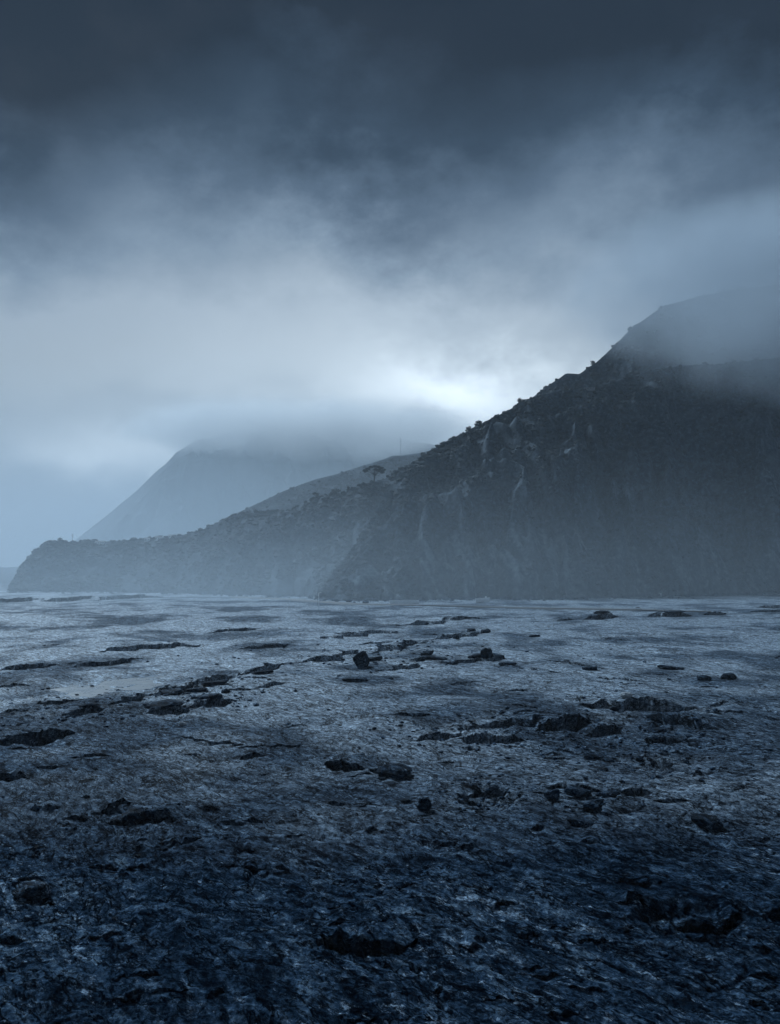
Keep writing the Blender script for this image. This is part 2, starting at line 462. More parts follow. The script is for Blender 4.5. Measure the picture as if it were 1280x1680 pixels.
bowl(803, 1312, 95, 40, 0.9, 1)
bowl(1050, 1214, 215, 85, 0.8, 2)
bowl(1130, 1508, 170, 60, 1.1, 3)
bowl(800, 1190, 240, 40, 0.6, 4)
bowl(110, 1360, 260, 60, 0.5, 5)
bowl(150, 1300, 330, 40, 0.3, 6)
SC = [
    (516, 1548, 680, 1562, 0.5, 4.0, 3.6, 1.1), (672, 1590, 696, 1618, 0.1, 0.8, 0.7, 0.1),
    (224, 1338, 290, 1352, 0.6, 2.4, 2.4, 0.6), (165, 1334, 215, 1324, 0.5, 0.9, 1.2, 0.2),
    (-20, 1226, 120, 1202, 1.4, 1.6, 4.5, 1.0), (-30, 1279, 52, 1285, 0.8, 0.5, 2.0, 0.3),
    (536, 1254, 610, 1264, 1.0, 1.8, 3.2, 0.9), (600, 1262, 650, 1275, 0.3, 0.5, 2.0, 0.2),
    (742, 1203, 870, 1206, 1.2, 2.8, 6.0, 1.5), (662, 1208, 770, 1190, 0.6, 0.6, 3.0, 0.3), (740, 1184, 905, 1180, 0.7, 0.4, 3.0, 0.3),
    (640, 1170, 720, 1172, 0.4, 0.2, 2.0, 0.2),
    (874, 1188, 970, 1180, 1.2, 2.2, 5.0, 1.3), (950, 1162, 1138, 1165, 1.3, 2.6, 6.0, 1.6), (962, 1194, 1022, 1188, 1.0, 1.6, 3.5, 0.6),
    (1060, 1176, 1184, 1198, 1.1, 1.1, 3.5, 0.6), (1056, 1202, 1118, 1208, 0.8, 1.1, 3.0, 0.5), (1086, 1236, 1122, 1262, 0.5, 1.0, 3.0, 0.3),
    (1020, 1300, 1076, 1307, 0.5, 0.5, 1.6, 0.25), (890, 1296, 1000, 1298, 0.5, 0.4, 1.6, 0.25), (755, 1300, 838, 1296, 0.4, 0.5, 1.6, 0.25),
    (752, 1320, 790, 1332, 0.2, 0.6, 1.2, 0.2),
    (1064, 1506, 1170, 1536, 0.3, 2.2, 2.6, 0.7), (1100, 1496, 1215, 1500, 0.5, 0.7, 2.2, 0.35), (1250, 1495, 1310, 1498, 0.4, 0.6, 1.6, 0.3),
    (1018, 1484, 1060, 1474, 0.4, 0.4, 1.2, 0.2), (30, 1440, 84, 1442, 0.25, 1.6, 2.0, 0.5), (205, 1430, 245, 1434, 0.3, 0.4, 1.0, 0.2),
    (380, 1240, 440, 1236, 0.4, 0.3, 1.6, 0.2), (280, 1210, 400, 1222, 0.3, 0.15, 2, 0.1), (270, 1392, 330, 1386, 0.3, 0.5, 1.2, 0.2),
    (240, 1170, 312, 1164, 1.1, 0.9, 4.0, 0.6), (300, 1160, 385, 1148, 0.9, 0.7, 4.0, 0.5), (250, 1140, 330, 1130, 1.2, 0.6, 4, 0.5), (310, 1128, 390, 1116, 1.2, 0.6, 4, 0.5),
    (100, 1176, 175, 1164, 0.6, 0.4, 4, 0.3), (180, 1160, 250, 1142, 0.8, 0.4, 4, 0.3),
    (370, 1112, 480, 1088, 1.2, 0.6, 5, 0.5), (420, 1130, 470, 1122, 0.6, 0.4, 4, 0.3), (490, 1086, 610, 1066, 1.4, 0.6, 6, 0.5), (590, 1072, 705, 1056, 1.6, 0.6, 7, 0.6), (690, 1056, 800, 1040, 1.4, 0.4, 7, 0.5),
    (620, 1100, 720, 1078, 0.7, 0.4, 4, 0.3), (720, 1086, 840, 1080, 0.7, 0.5, 4, 0.4), (830, 1090, 960, 1110, 0.3, 0.4, 4, 0.2), (960, 1112, 1080, 1118, 0.3, 0.3, 3, 0.2), (900, 1084, 990, 1098, 0.3, 0.3, 4, 0.2),
    (955, 1016, 1015, 1014, 2.2, 0.6, 16, 0.8), (1060, 1013, 1135, 1010, 2.2, 0.6, 16, 0.8), (1150, 1009, 1196, 1007, 1.8, 0.5, 16, 0.8), (1232, 997, 1300, 995, 2.0, 0.5, 20, 0.8),
    (1230, 1004, 1300, 1003, 1.5, 0.5, 16, 0.8),
    (520, 1042, 640, 1026, 1.2, 0.3, 10, 0.5), (640, 1020, 800, 1012, 1.6, 0.3, 16, 0.6), (340, 1030, 430, 1026, 1.4, 0.3, 12, 0.5), (380, 1058, 480, 1050, 1.0, 0.3, 8, 0.4),
    (100, 1080, 240, 1066, 1.0, 0.4, 8, 0.4), (0, 1085, 90, 1076, 1.0, 0.4, 8, 0.4), (160, 1060, 330, 1050, 1.2, 0.4, 8, 0.4), (-20, 1160, 80, 1150, 0.9, 0.4, 5, 0.4), (60, 1140, 150, 1128, 0.9, 0.4, 5, 0.4),
    (-30, 989, 70, 986, 3.0, 0.5, 20, 1.0), (60, 987, 160, 983, 3.0, 0.5, 20, 1.0), (140, 985, 262, 979, 3.2, 0.5, 25, 1.0),
]
for k, s in enumerate(SC):
    pscarp(*s, seed=k * 3)
r2 = random.Random(5)
for k in range(150):          # small broken lips everywhere on the crust
    yy = 1010 + 690 * r2.random() ** 0.8
    xx = r2.uniform(-120, 1400)
    ln = r2.uniform(18, 70)
    tl = r2.uniform(-0.25, 0.25) - (0.15 if xx < 640 else 0)
    p, r = flat(xx, yy)
    h = r2.uniform(0.05, 0.22) * (1 + r / 200)
    pscarp(xx, yy, xx + ln, yy + tl * ln * 0.35, h, h * 0.3, r2.uniform(0.6, 2.0), 0.08, seed=900 + k)

# still pool in the basin: level the bed
pool_p, pool_r = flat(178, 1122, -2.0)
S = window(pool_p, 45)
pq = np.hypot((GX[S] - pool_p[0]) / 19, (GY[S] - pool_p[1] - 0.35 * (GX[S] - pool_p[0])) / 30)
POOL_Z = -2.55
mk = 1 - sstep(0.75, 1.25, pq)
GZ[S] = GZ[S] * (1 - mk) + (POOL_Z - 0.10 + 0.42 * perlin(GX[S] / 9, GY[S] / 14, 3) + 0.20 * perlin(GX[S] / 2.5, GY[S] / 4, 8) + 0.35 * sstep(0.35, 1.0, pq)) * mk
DXX *= 1; DYY *= 1
VX, VY = GX + DXX, GY + DYY
V = np.stack([VX, VY, GZ], -1).reshape(-1, 3)
# sky sheen on the farther ground painted as paler rock; its margin wanders
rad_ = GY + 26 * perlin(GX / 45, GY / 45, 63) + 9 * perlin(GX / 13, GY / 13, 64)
far_sheen = np.clip(0.5 * drop + 0.60 * sstep(66, 150, rad_) + 0.5 * sstep(120, 330, rad_), 0, 1) * (0.25 + 0.75 * sstep(-0.55, 0.3, perlin(GX / 40, GY / 60, 61) + 0.6 * perlin(GX / 11, GY / 16, 62)))
far_sheen_flat = far_sheen.astype(np.float32).ravel()
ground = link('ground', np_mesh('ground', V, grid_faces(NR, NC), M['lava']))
tag(ground, 'dark blue-grey lava plain of cracked, lumpy rock', 'ground', kind='structure')
ground.data.attributes.new('far_sheen', 'FLOAT', 'POINT').data.foreach_set('value', far_sheen_flat)
del V

def hit(px, py, lift=0.0):
    """world point where the pixel's ray first meets the plain"""
    a, t = ray(px, py)
    j = np.clip(np.searchsorted(AA, a), 1, NC - 1)
    f = (a - AA[j - 1]) / (AA[j] - AA[j - 1])
    zc = GZ[:, j - 1] * (1 - f) + GZ[:, j] * f
    below = np.nonzero((CAM_H + RR * t < zc) & (RR > 40))[0]
    i = below[0] if len(below) else NR - 2
    r = RR[i]
    return np.array([r * math.sin(a), r * math.cos(a), zc[i]]), r
def zat(x, y):
    r = math.hypot(x, y); a = math.atan2(x, y)
    i = min(np.searchsorted(RR, r), NR - 1); j = min(np.searchsorted(AA, a), NC - 1)
    return float(GZ[i, j])

# pool surface
th = np.linspace(0, 2 * np.pi, 97)[:-1]
rad = 1.0 + 0.22 * perlin(np.cos(th) * 1.6 + 5, np.sin(th) * 1.6, 4) + 0.08 * perlin(np.cos(th) * 6, np.sin(th) * 6, 5)
px_ = 17.5 * rad * np.cos(th); py_ = 27 * rad * np.sin(th) + 0.35 * px_
bm = bmesh.new()
vs = [bm.verts.new((a, b, 0)) for a, b in zip(px_, py_)]
bm.faces.new(vs)
me = bpy.data.meshes.new('pool'); bm.to_mesh(me); bm.free(); me.materials.append(M['water'])
pool = link('pool', me); pool.location = (pool_p[0], pool_p[1], POOL_Z)
tag(pool, 'smooth pale pool of still water in the hollow at left', 'pool', kind='structure')

# ------------------------------------------------------------------ hills
def hill(name, crest, base, ncol, nrow, mat, back=1.5, p=0.85, gully=0.10, seed=0, rocks=(), rockband=0.0, crestn=2.5, nz=1.0):
    """crest: (px, py, distance); base: (px, distance). Returns object and sampled surface for planting."""
    cr = sorted([(ray(x, y)[0], ray(x, y)[1], d) for x, y, d in crest])
    ca_ = np.array(cr)
    bs = np.array(sorted([(math.atan((x - 640) / FPX), d) for x, d in base]))
    A = np.linspace(ca_[0, 0], ca_[-1, 0], ncol)
    dc = np.interp(A, ca_[:, 0], ca_[:, 2])
    te = np.interp(A, ca_[:, 0], ca_[:, 1])
    db = np.interp(A, bs[:, 0], bs[:, 1])
    hc = np.maximum(CAM_H + te * dc, -3)
    db = db + 22 * perlin(A * 30, A * 0 + 0.5, seed + 40) + 9 * perlin(A * 110, A * 0 + 0.5, seed + 41)
    T = np.concatenate([np.linspace(-0.03, 1, int(nrow * 0.8), endpoint=False), np.linspace(1, back, nrow - int(nrow * 0.8))])[:, None]
    Rr = db + (dc - db) * T
    g = np.where(T <= 1, np.sign(T) * np.abs(T) ** p, 1 - 0.75 * (T - 1))
    Z = hc * g
    X = Rr * np.sin(A); Y = Rr * np.cos(A)
    arc = A * 900.0 + T * 70.0
    warp = perlin(X / 60, Y / 60, seed + 1) * 14
    env = np.clip(4 * T * (1.02 - T), 0, 1) * sstep(0, 60, hc)
    gl = np.abs(perlin((arc + warp) / 75, T * 1.3 + 0 * arc, seed + 2)) * 1.0 + np.abs(perlin((arc + warp * 1.4) / 30, T * 2.6 + 0 * arc, seed + 3)) * 0.55 + np.abs(perlin((arc + warp) / 12, T * 5 + 0 * arc, seed + 4)) * 0.28
    Z = Z - gully * hc * env * (gl - 0.35) * 2.2
    for k, wl in enumerate((90, 40, 19, 9, 4.5)):
        Z = Z + nz * perlin(X / wl, Y / wl, seed + 10 + k) * wl * 0.10 * np.clip(env + 0.08 * crestn / 2.5, 0, 1) * (1 if wl < 50 else 0.7)
    V = np.stack([X, Y, Z], -1).reshape(-1, 3)
    me = np_mesh(name, V, grid_faces(len(T), ncol), mat)
    # bare rock where the photograph shows outcrops
    streak = perlin((arc + warp * 0.5) / 5, T * 7 + 0 * arc, seed + 30) * 0.5 + perlin((arc + warp) / 16, T * 5 + 0 * arc, seed + 31) * 0.6
    steep = sstep(0.7, 0.0, T) * np.ones_like(arc)
    rk = rockband * (0.5 * steep + 0.9 * streak * (0.35 + steep))
    tz = (Z - CAM_H) / Rr
    for (x, y, sx, sy, amp) in rocks:
        a0, t0 = ray(x, y)
        gsn = np.exp(-((A - a0) / (sx / FPX)) ** 2 - ((tz - t0) / (sy / FPX)) ** 2)
        rk = rk + amp * gsn * (0.45 + 1.3 * streak)
    at = me.attributes.new('rock', 'FLOAT', 'POINT')
    at.data.foreach_set('value', np.clip(rk, 0, 1).astype(np.float32).ravel())
    o = link(name, me)
    return o, (X, Y, Z, rk, T)

h_main, S_main = hill('main_hill',
    [(1620, 500, 1500), (1450, 545, 1420), (1280, 582, 1340), (1180, 592, 1290), (1062, 607, 1230), (1010, 625, 1190), (972, 637, 1160), (919, 639, 1130), (876, 653, 1100), (850, 660, 1090), (818, 677, 1070),
     (786, 692, 1050), (759, 708, 1030), (733, 722, 1010), (700, 744, 990), (668, 775, 960), (640, 806, 930), (610, 852, 890), (570, 912, 850), (535, 962, 820), (510, 1000, 800)],
    [(1620, 1400), (1280, 1120), (1150, 1000), (1000, 900), (876, 830), (700, 790), (600, 775), (510, 790)],
    560, 250, M['hill'], seed=1000, gully=0.18, rockband=0.55, nz=1.5,
    rocks=[(935, 745, 14, 14, 0.7), (905, 775, 16, 18, 0.7), (860, 800, 14, 16, 0.6), (835, 825, 10, 14, 0.7), (720, 790, 30, 30, 0.4), (700, 880, 60, 50, 0.5), (860, 890, 40, 40, 0.6),
           (935, 905, 30, 40, 0.6), (1020, 800, 30, 25, 0.5), (760, 900, 30, 30, 0.5), (1130, 930, 40, 25, 0.4), (600, 930, 40, 35, 0.5)])
tag(h_main, 'dark scrubby hillside with pale rock outcrops at right', 'hill', kind='structure')
h_foot, S_foot = hill('foothill',
    [(860, 690, 1350), (759, 716, 1260), (700, 752, 1210), (653, 771, 1180), (632, 785, 1160), (593, 792, 1130), (567, 806, 1120), (530, 812, 1110), (500, 823, 1100), (480, 835, 1100), (448, 839, 1110), (423, 840, 1120), (381, 843, 1140),
     (350, 860, 1180), (335, 868, 1200), (289, 879, 1240), (237, 884, 1270), (175, 888, 1290), (124, 890, 1300), (93, 888, 1300), (72, 893, 1300), (57, 905, 1290), (41, 923, 1280), (31, 936, 1270), (24, 952, 1260), (12, 972, 1250)],
    [(860, 900), (640, 860), (530, 870), (400, 960), (289, 1060), (150, 1130), (12, 1200)],
    420, 150, M['hill'], seed=2000, gully=0.13, p=0.8, rockband=0.14, nz=1.5)
tag(h_foot, 'lower wooded foothill running out to a blunt headland at left', 'hill', kind='structure')
h_up, S_up = hill('upper_hill',
    [(1700, 455, 1500), (1400, 460, 1500), (1250, 470, 1500), (1150, 482, 1490), (1090, 500, 1470), (1057, 524, 1460), (1041, 533, 1450), (1014, 557, 1440), (977, 591, 1420), (950, 609, 1410), (929, 609, 1400), (897, 631, 1390), (871, 654, 1380), (820, 700, 1370), (760, 760, 1360)],
    [(1700, 1500), (1280, 1300), (760, 1150)], 240, 110, M['farhill'], seed=3000, gully=0.09)
tag(h_up, 'steep upper hill rising behind into the cloud', 'hill', kind='structure')
h_mtn, S_mtn = hill('mountain',
    [(1000, 880, 3300), (880, 800, 3200), (790, 745, 3050), (700, 724, 2950), (620, 712, 2900), (540, 702, 2850), (450, 700, 2800), (380, 706, 2760), (330, 720, 2700), (289, 744, 2660), (258, 775, 2620), (222, 811, 2580), (180, 853, 2540), (155, 871, 2520), (129, 888, 2500), (90, 905, 2480), (40, 935, 2460)],
    [(1000, 2300), (500, 2000), (200, 1950), (40, 2200)], 300, 120, M['farhill'], seed=4000, gully=0.16, nz=2.4)
tag(h_mtn, 'pale mountain slope fading into cloud at left', 'mountain', kind='structure')
h_mtn2, _ = hill('far_mountain',
    [(600, 760, 3700), (460, 720, 3500), (380, 716, 3480), (330, 722, 3450), (262, 768, 3400), (225, 804, 3350), (170, 850, 3300), (129, 882, 3250), (100, 905, 3250)],
    [(600, 3000), (100, 2900)], 120, 50, M['farhill'], seed=4500, gully=0.06)
tag(h_mtn2, 'faint slope just behind the pale mountain', 'mountain', kind='structure')
h_mid, S_mid = hill('middle_ridge',
    [(900, 690, 1800), (780, 715, 1750), (695, 741, 1720), (660, 747, 1700), (645, 747, 1690), (600, 762, 1670), (567, 773, 1660), (515, 787, 1640), (464, 806, 1620), (420, 826, 1600), (370, 850, 1590), (300, 890, 1580)],
    [(900, 1500), (300, 1400)], 200, 70, M['farhill'], seed=5000, gully=0.06)
tag(h_mid, 'hazy middle ridge behind the umbrella tree', 'hill', kind='structure')
h_shore, _ = hill('far_shore',
    [(-700, 900, 2300), (-300, 915, 2250), (-60, 929, 2200), (10, 931, 2200), (36, 929, 2200), (80, 934, 2200), (160, 950, 2200)],
    [(-700, 1800), (160, 1900)], 120, 24, M['farhill'], seed=6000, gully=0.04, nz=0.4)
tag(h_shore, 'low far shore beyond the headland at the left edge', 'shore', kind='structure')

# ------------------------------------------------------------------ scrub on the hillsides
ICO_V = []
ph = (1 + 5 ** 0.5) / 2
for a in (-1, 1):
    for b in (-ph, ph):
        ICO_V += [(0, a, b), (a, b, 0), (b, 0, a)]
ICO_V = np.array(ICO_V) / math.hypot(1, ph)
_bm = bmesh.new(); [_bm.verts.new(v) for v in ICO_V]
bmesh.ops.convex_hull(_bm, input=_bm.verts[:]); _bm.verts.ensure_lookup_table(); _bm.verts.index_update()
ICO_F = np.array([[v.index for v in f.verts] for f in _bm.faces]); ICO_V = np.array([v.co[:] for v in _bm.verts]); _bm.free()

def clumps(P, size, flatz, jit=0.35):
    n = len(P)
    J = 1 + rng.uniform(-jit, jit, (n, len(ICO_V), 1))
    V = ICO_V[None] * J * size[:, None, None]
    V[:, :, 2] *= flatz
    V = V + P[:, None, :]
    F = ICO_F[None] + (np.arange(n) * len(ICO_V))[:, None, None]
    return V.reshape(-1, 3), F.reshape(-1, 3)

def plant(S, n, smin, smax, seed, tmax=1.06):
    X, Y, Z, rk, T = S
    g = np.random.default_rng(seed)
    nr, nc = X.shape
    out = []
    ii = g.integers(1, nr - 2, n * 5); jj = g.integers(1, nc - 2, n * 5)
    fi, fj = g.random(n * 5), g.random(n * 5)
    tt = T[ii, 0]
    dens = perlin(X[ii, jj] / 45, Y[ii, jj] / 45, seed) + 0.7 * perlin(X[ii, jj] / 14, Y[ii, jj] / 14, seed + 1)
    ok = (tt < tmax) & (Z[ii, jj] > 0.6) & (rk[ii, jj] < 0.33) & (dens + 0.5 * tt + g.random(n * 5) * 0.5 > 0.25)
    ii, jj, fi, fj = ii[ok][:n], jj[ok][:n], fi[ok][:n], fj[ok][:n]
    def itp(Q): return (Q[ii, jj] * (1 - fi) * (1 - fj) + Q[ii + 1, jj] * fi * (1 - fj) + Q[ii, jj + 1] * (1 - fi) * fj + Q[ii + 1, jj + 1] * fi * fj)
    size = smin + (smax - smin) * g.random(len(ii)) ** 3.2
    P = np.stack([itp(X), itp(Y), itp(Z) + size * 0.25], -1)
    return P, size

for nm, S_, n, a, b, sd, lab in (
        ('hillside_scrub', S_main, 14000, 0.9, 3.8, 21, 'dense dark scrub covering the right hillside'),
        ('foothill_scrub', S_foot, 9000, 1.0, 4.2, 22, 'hazy scrub and low woods covering the foothill'),
        ('upper_scrub', S_up, 2500, 1.8, 6.0, 23, 'misty scrub on the upper hill below the cloud'),
        ('ridge_scrub', S_mid, 1500, 1.6, 4.5, 24, 'faint scrub along the middle ridge')):
    P, s = plant(S_, n, a, b, sd)
    Vv, Ff = clumps(P, s, 0.75)
    tag(link(nm, np_mesh(nm, Vv, Ff, M['scrub'], False)), lab, 'scrub', kind='stuff')

def crest_z(S, px, dshift=0.0):
    """point on a hill's crest under a pixel column"""
    X, Y, Z, rk, T = S
    a = math.atan((px - 640) / FPX)
    i = int(np.argmin(np.abs(T[:, 0] - (1.0 + dshift))))
    Aa = np.arctan2(X[i], Y[i])
    j = int(np.clip(np.searchsorted(Aa, a), 0, X.shape[1] - 1))
    return np.array([X[i, j], Y[i, j], Z[i, j]])
def surf(S, px, py):
    """point on a hill's face under a pixel"""
    X, Y, Z, rk, T = S
    a, t = ray(px, py)
    j = int(np.argmin(np.abs(np.arctan2(X[0], Y[0]) - a)))
    tz = (Z[:, j] - CAM_H) / np.hypot(X[:, j], Y[:, j])
    i = int(np.nonzero(tz >= t)[0][0]) if (tz >= t).any() else int(np.argmax(tz))
    return np.array([X[i, j], Y[i, j], Z[i, j]])

# ------------------------------------------------------------------ tube and box builders
def tube(bm, pts, radii, seg=6):
    from mathutils import Vector
    rings = []
    for i, (p, r) in enumerate(zip(pts, radii)):
        p = Vector(p)
        d = (Vector(pts[min(i + 1, len(pts) - 1)]) - Vector(pts[max(i - 1, 0)])).normalized()
        x = d.orthogonal().normalized() if i == 0 else (x - d * x.dot(d)).normalized()
        y = d.cross(x)
        rings.append([bm.verts.new(p + (x * math.cos(k * 2 * math.pi / seg) + y * math.sin(k * 2 * math.pi / seg)) * r) for k in range(seg)])
    for a, b in zip(rings, rings[1:]):
        for k in range(seg):
            bm.faces.new((a[k], a[(k + 1) % seg], b[(k + 1) % seg], b[k]))
    bm.faces.new(rings[0][::-1]); bm.faces.new(rings[-1])

def box(bm, c, s, rz=0.0):
    vs = []
    for dz in (-.5, .5):
        for dx, dy in ((-.5, -.5), (.5, -.5), (.5, .5), (-.5, .5)):
            x, y = dx * s[0], dy * s[1]
            vs.append(bm.verts.new((c[0] + x * math.cos(rz) - y * math.sin(rz), c[1] + x * math.sin(rz) + y * math.cos(rz), c[2] + dz * s[2])))
    for f in ((3, 2, 1, 0), (4, 5, 6, 7), (0, 1, 5, 4), (1, 2, 6, 5), (2, 3, 7, 6), (3, 0, 4, 7)):
        bm.faces.new([vs[i] for i in f])

def fin(name, bm, mat, parent=None, bevel=0.0, smooth=False):
    if bevel: bmesh.ops.bevel(bm, geom=bm.edges[:], offset=bevel, segments=2, affect='EDGES')
    me = bpy.data.meshes.new(name); bm.to_mesh(me); bm.free()
    me.materials.append(mat)
    if smooth: me.polygons.foreach_set('use_smooth', [True] * len(me.polygons))
    return link(name, me, parent)

# ------------------------------------------------------------------ trees that stand out on the skylines
def leaf_cloud(centres, radii, n, size, seed):
    g = np.random.default_rng(seed)
    Vs, Fs = [], []
    tot = 0
    c = np.array(centres); r = np.array(radii)
    k = g.integers(0, len(c), n)
    d = g.normal(size=(n, 3)); d /= np.linalg.norm(d, axis=1)[:, None]
    rad = g.random(n) ** 0.45
    P = c[k] + d * rad[:, None] * r[k]
    t1 = g.normal(size=(n, 3)); t1 /= np.linalg.norm(t1, axis=1)[:, None]
    t2 = np.cross(t1, g.normal(size=(n, 3))); t2 /= np.linalg.norm(t2, axis=1)[:, None]
    s = (size * g.uniform(0.6, 1.4, n))[:, None]
    V = np.stack([P + t1 * s, P + t2 * s * 0.7, P - t1 * s, P - t2 * s * 0.7], 1).reshape(-1, 3)
    return V, np.arange(4 * n).reshape(n, 4)

def umbrella_tree(loc):
    t = empty('umbrella_tree', loc)
    tag(t, 'broad umbrella-crowned tree alone on the hazy skyline', 'tree')
    bm = bmesh.new()
    tube(bm, [(0, 0, -2), (0.4, 0, 4), (0.2, 0, 8)], [1.0, 0.8, 0.6])
    tr = fin('trunk', bm, M['bark'], t, smooth=True)
    cs, rs = [], []
    for k, (x, y, z) in enumerate([(-11, 0, 12.5), (-8, 2, 15), (-4, -2, 17), (1, 1, 18), (5, -1, 17.5), (9, 1, 16), (12, 0, 13.5), (6, 2, 13), (10, -1, 10.5), (2, 0, 14)]):
        bm = bmesh.new()
        tube(bm, [(0.2, 0, 7 - 0.2 * k), (x * 0.45, y * .5, 7 + (z - 7) * 0.65), (x, y, z - 0.5)], [0.45, 0.3, 0.12], 5)
        fin('limb', bm, M['bark'], tr, smooth=True)
        cs.append((x, y, z)); rs.append((3.4, 3.4, 1.5) if z > 13 else (3.6, 3, 2.2))
    V, F = leaf_cloud(cs, rs, 2600, 0.55, 5)
    link('crown', np_mesh('crown', V, F, M['leaf'], False), t)
umbrella_tree(crest_z(S_foot, 613) + np.array([0, 0, 1.0]))

def small_tree(loc, h, wd, seed, label, group=None):
    g = random.Random(seed)
    t = empty('tree', loc)
    tag(t, label, 'tree', group)
    bm = bmesh.new()
    tube(bm, [(0, 0, -1.5), (0.1 * h * g.uniform(-1, 1), 0, h * 0.35), (0.1 * h * g.uniform(-1, 1), 0, h * 0.75)], [0.06 * h, 0.045 * h, 0.02 * h])
    for k in range(4):
        a = g.uniform(0, 6.28)
        tube(bm, [(0, 0, h * 0.3), (math.cos(a) * wd * 0.3, math.sin(a) * wd * 0.3, h * 0.65)], [0.03 * h, 0.01 * h], 5)
    fin('trunk', bm, M['bark'], t, smooth=True)
    cs, rs = [], []
    for k in range(7):
        a = g.uniform(0, 6.28); q = g.uniform(0.1, 0.36)
        cs.append((math.cos(a) * wd * q, math.sin(a) * wd * q, h * g.uniform(0.22, 0.8)))
        rr = wd * g.uniform(0.16, 0.28); rs.append((rr, rr, rr * 0.8))
    V, F = leaf_cloud(cs, rs, 700, 0.06 * h, seed)
    link('crown', np_mesh('crown', V, F, M['leaf'], False), t)

for k, (S_, px, h, wd, lab) in enumerate([
        (S_foot, 518, 10, 9, 'rounded small tree on the foothill skyline, leftmost of three'),
        (S_foot, 549, 9, 14, 'wide low tree on the foothill skyline, middle of three'),
        (S_foot, 570, 8, 6, 'narrow small tree on foothill skyline just left of the umbrella tree'),
        (S_foot, 97, 7, 11, 'bushy tree on the headland top beside the utility pole'),
        (S_foot, 74, 6, 9, 'low bush-like tree at the headland brow at its outer end'),
        (S_main, 787, 8, 9, 'dark bushy tree on the right ridge, tallest bump of the skyline'),
        (S_main, 769, 7, 8, 'dark tree on the right ridge just below the tallest bump'),
        (S_main, 694, 7, 8, 'small dark tree low on the ridge near the radio mast'),
        (S_main, 930, 7, 12, 'wide dark tree on the shoulder of the right hill'),
        (S_main, 856, 7, 10, 'low dark tree where the upper hill meets the ridge'),
        (S_up, 977, 8, 10, 'misty tree on the notch of the upper hill skyline')]):
    p = crest_z(S_, px)
    small_tree(p - np.array([0, 0, 0.28 * h]), h, wd, 40 + k, lab)
p, r = hit(180, 962)
p = surf(S_foot, 182, 957)
small_tree(p, 9, 22, 77, 'dark flat-topped tree at the misty foot of the headland')

# ------------------------------------------------------------------ masts and poles
def pole(name, loc, h, rad, arms, label, cat, mat):
    t = empty(name, loc)
    tag(t, label, cat)
    bm = bmesh.new(); tube(bm, [(0, 0, -1), (0, 0, h)], [rad, rad * 0.6], 8)
    fin('shaft', bm, mat, t, smooth=True)
    for z, wdt, nm in arms:
        bm = bmesh.new(); box(bm, (0, 0, z), (wdt, rad * 1.2, rad * 1.2)); fin(nm, bm, mat, t)
    return t
mp = crest_z(S_mid, 656)
pole('radio_mast', mp, 34, 0.45, [(20, 1.6, 'antenna'), (27, 2.0, 'antenna'), (31, 1.2, 'antenna')], 'tall thin radio mast on the hazy ridge', 'mast', M['steel'])
pole('utility_pole', crest_z(S_foot, 117), 11, 0.3, [(9.6, 3.0, 'cross_arm'), (8.4, 2.2, 'cross_arm')], 'utility pole with cross arms on the headland top', 'pole', M['bark'])
lp, lr = hit(523, 999)
t = pole('light_pole', lp, 10.5, 0.22, [], 'slim pale pole standing by the road in the mist', 'pole', M['whitewall'])
bm = bmesh.new(); tube(bm, [(0, 0, 10.2), (0.4, 0, 10.6), (1.6, 0, 10.8)], [0.12, 0.1, 0.08]); fin('lamp_arm', bm, M['whitewall'], t)
bm = bmesh.new(); box(bm, (1.9, 0, 10.78), (0.8, 0.3, 0.14)); fin('lamp_head', bm, M['steel'], t, 0.03)

# ------------------------------------------------------------------ road along the foot of the hill
road_px = [(380, 979), (440, 983), (523, 989), (640, 994), (760, 995), (900, 998), (1000, 1001), (1075, 1003), (1180, 1004)]
rp = []
for x, y in road_px:
    q, r = flat(x, y)
    rp.append((q[0], q[1]))
rp = np.array(rp)
tt = np.linspace(0, len(rp) - 1, 160)
rx = np.interp(tt, np.arange(len(rp)), rp[:, 0]); ry = np.interp(tt, np.arange(len(rp)), rp[:, 1])
ker = np.ones(21) / 21
rx = np.convolve(np.pad(rx, 10, 'edge'), ker, 'valid'); ry = np.convolve(np.pad(ry, 10, 'edge'), ker, 'valid')
rz = np.array([max(zat(a, b), zat(a, b + 4), zat(a, b - 4)) for a, b in zip(rx, ry)])
rz = np.convolve(np.pad(rz, 10, 'edge'), ker, 'valid') + 0.9
dx, dy = np.gradient(rx), np.gradient(ry); ln = np.hypot(dx, dy); nx, ny = -dy / ln, dx / ln
prof = [(-6.0, -2.2), (-4.0, -0.1), (-3.4, 0.0), (3.4, 0.0), (4.0, -0.1), (6.0, -2.2)]
V = np.stack([np.stack([rx + nx * o, ry + ny * o, rz + z], -1) for o, z in prof], 0).reshape(-1, 3)
road = link('road', np_mesh('road', V, grid_faces(len(prof), len(rx)), M['asphalt'], False))
tag(road, 'narrow road on a low bank along the foot of the hill', 'road', kind='structure')
V = np.stack([np.stack([rx + nx * o, ry + ny * o, rz + 0.01], -1) for o in (-3.1, -2.9)], 0).reshape(-1, 3)
link('edge_line', np_mesh('edge_line', V, grid_faces(2, len(rx)), M['paintline'], False), road)

def road_at(px):
    a = math.atan((px - 640) / FPX)
    i = int(np.argmin(np.abs(np.arctan2(rx, ry) - a)))
    return np.array([rx[i], ry[i], rz[i]]), math.atan2(dy[i], dx[i]), i

